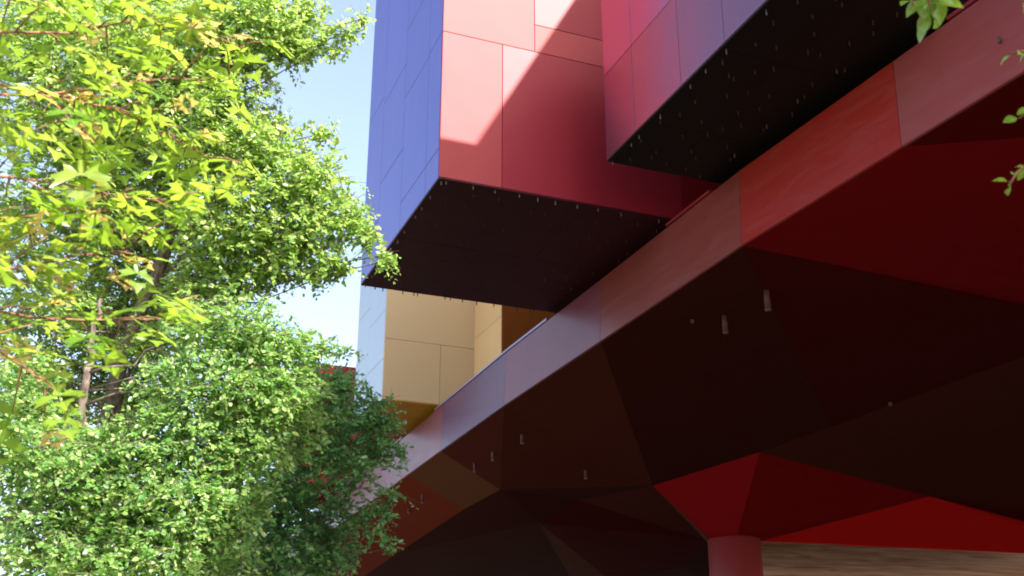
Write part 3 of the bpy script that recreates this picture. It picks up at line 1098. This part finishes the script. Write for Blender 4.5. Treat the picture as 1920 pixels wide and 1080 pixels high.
mr_ = random.Random(21)
mbase = Vector((-5.2, 3.2, 0))
maple = empty('maple_tree', mbase, 'maple with large lobed yellow-green leaves on branches at the left edge', 'tree')
mtop = Vector((-4.6, 3.9, 5.6))
bm = bmesh.new()
tp = wobble(Vector((0, 0, -0.1)), mtop - mbase, 8, 0.06, mr_)
tube_mesh(bm, tp, [0.13 * (1 - 0.6 * i / 8) for i in range(9)], 12)
bm_obj('trunk', bm, M['bark'], maple)
mleaf = []
for mat in ('maple', 'maple', 'maple', 'maple', 'maple_young'):
    me = maple_leaf_mesh('maple_leaf', len(mleaf) + 1)
    me.materials.append(M[mat])
    mleaf.append(me)
main_br = [
    ([(-260, 190, 3.6), (0, 178, 3.9), (110, 174, 4.1), (200, 162, 4.2), (310, 147, 4.4), (400, 150, 4.5)], 20),
    ([(-260, 60, 3.6), (0, 60, 3.9), (140, 62, 4.1), (260, 35, 4.3), (380, 60, 4.5), (470, 95, 4.6)], 20),
    ([(-40, 176, 3.9), (90, 180, 4.0), (130, 225, 3.9), (168, 262, 3.9)], 10),
    ([(60, 175, 4.0), (220, 205, 4.2), (300, 245, 4.3), (400, 300, 4.4)], 16),
    ([(-260, 330, 3.6), (0, 330, 3.8), (120, 345, 4.0), (230, 370, 4.1), (330, 375, 4.3)], 14),
    ([(-260, 490, 3.5), (0, 506, 3.8), (100, 490, 3.9), (150, 478, 4.0), (240, 470, 4.1)], 18),
    ([(-260, 560, 3.5), (-20, 580, 3.8), (60, 595, 3.9), (160, 600, 4.0), (300, 598, 4.2)], 18),
    ([(-260, 420, 3.5), (0, 415, 3.8), (90, 400, 3.9), (210, 420, 4.1)], 14),
    ([(-200, 640, 3.4), (0, 660, 3.7), (60, 700, 3.8), (90, 740, 3.8)], 9),
    ([(-200, -40, 3.6), (0, -10, 3.9), (120, 0, 4.1), (300, -10, 4.4)], 14),
]
for pts_px, nl in main_br:
    pts = polyline(pts_px)
    bm = bmesh.new()
    start = tp[min(range(3, 9), key=lambda i: ((tp[i] + mbase) - pts[0]).length)] + mbase
    full = [start] + pts
    tube_mesh(bm, [p - mbase for p in full], [0.007 - 0.005 * i / (len(full) - 1) for i in range(len(full))], 6)
    spots = []
    for k in range(nl):
        f = 0.28 + 0.72 * (k + mr_.random() * 0.6) / nl
        p, t = along(pts, min(f, 1))
        side = t.cross(Vector((0, 0, 1))).normalized() * (1 if k % 2 else -1)
        e = p + (side * mr_.uniform(0.3, 1) + t * mr_.uniform(0.2, 0.7) + Vector((0, 0, mr_.uniform(-0.55, 0.45)))) * mr_.uniform(0.06, 0.22)
        tube_mesh(bm, [p - mbase, p.lerp(e, .5) - mbase + Vector((0, 0, 0.01)), e - mbase], [0.004, 0.003, 0.002], 4)
        spots.append((e, (e - p).normalized()))
        if mr_.random() < 0.45:
            spots.append((p.lerp(e, 0.5), (side * -0.6 + t).normalized()))
    bm_obj('branch', bm, M['twig_red'], maple)
    for e, dv in spots:
        sz = mr_.uniform(0.09, 0.18)
        dirv = (dv + Vector((mr_.uniform(-.6, .6), mr_.uniform(-.6, .6), mr_.uniform(-.55, .1)))).normalized()
        nor = Vector((mr_.uniform(-.45, .45), mr_.uniform(-.55, .35), 1.0)).normalized()
        me = mleaf[4] if mr_.random() < 0.12 else mleaf[mr_.randrange(4)]
        place_leaf(me, None, e + dirv * sz * 0.4, dirv, nor, sz if me is not mleaf[4] else sz * 0.75, maple, mbase)

# ---- young tree at the right whose twigs hang into the view
obase = Vector((4.6, -0.4, 0))
ot = empty('overhanging_tree', obase, 'tree with rounded glossy leaves on twigs hanging in at the right edge', 'tree')
bm = bmesh.new()
otop = Vector((4.3, 0.4, 4.9))
op = wobble(Vector((0, 0, -0.1)), otop - obase, 6, 0.05, mr_)
tube_mesh(bm, op, [0.09 * (1 - 0.6 * i / 6) for i in range(7)], 10)
bm_obj('trunk', bm, M['bark'], ot)
oleaf = []
for i in range(3):
    me = oval_leaf_mesh('oval_leaf', i)
    me.materials.append(M['oval_leaf'])
    oleaf.append(me)
sprigs = [
    ([(1760, -190, 3.0), (1745, -60, 2.95), (1740, 0, 2.9), (1750, 30, 2.9)], 15, 0.078),
    ([(1700, -120, 3.0), (1705, -20, 2.95), (1712, 8, 2.9)], 7, 0.05),
    ([(2080, 60, 3.0), (1980, 80, 3.0), (1925, 95, 3.0), (1896, 100, 3.0)], 6, 0.034),
    ([(2080, 150, 3.0), (1990, 170, 3.0), (1935, 200, 3.0), (1912, 222, 3.0)], 6, 0.040),
    ([(2080, 250, 3.0), (1990, 270, 3.0), (1935, 300, 3.0), (1905, 325, 3.0), (1892, 350, 3.0)], 12, 0.036),
    ([(2050, -60, 3.0), (1960, -30, 3.0), (1925, -8, 3.0), (1915, 4, 3.0)], 4, 0.034),
]
for pts_px, nl, lsz in sprigs:
    pts = polyline(pts_px)
    bm = bmesh.new()
    full = [op[-1] + obase, (op[-1] + obase).lerp(pts[0], 0.5) + Vector((0, 0, 0.25))] + pts
    tube_mesh(bm, [p - obase for p in full], [0.02, 0.012] + [0.005 - 0.003 * i / len(pts) for i in range(len(pts))], 6)
    bm_obj('branch', bm, M['twig_red'], ot)
    for k in range(nl):
        p, t = along(pts, min(1, 0.52 + 0.48 * (k + 0.8) / nl))
        side = t.cross(Vector((0, 0, 1)) + Vector((mr_.uniform(-.6, .6), mr_.uniform(-.6, .6), 0))).normalized() * (1 if k % 2 else -1)
        dv = (side * 0.9 + t * 0.6 + Vector((0, 0, mr_.uniform(-.4, .3)))).normalized()
        nor = Vector((mr_.uniform(-.8, .8), mr_.uniform(-1.1, .3), 0.7)).normalized()
        s = lsz * mr_.uniform(0.75, 1.2)
        place_leaf(oleaf[k % 3], None, p + dv * s * 0.25, dv, nor, s, ot, obase)
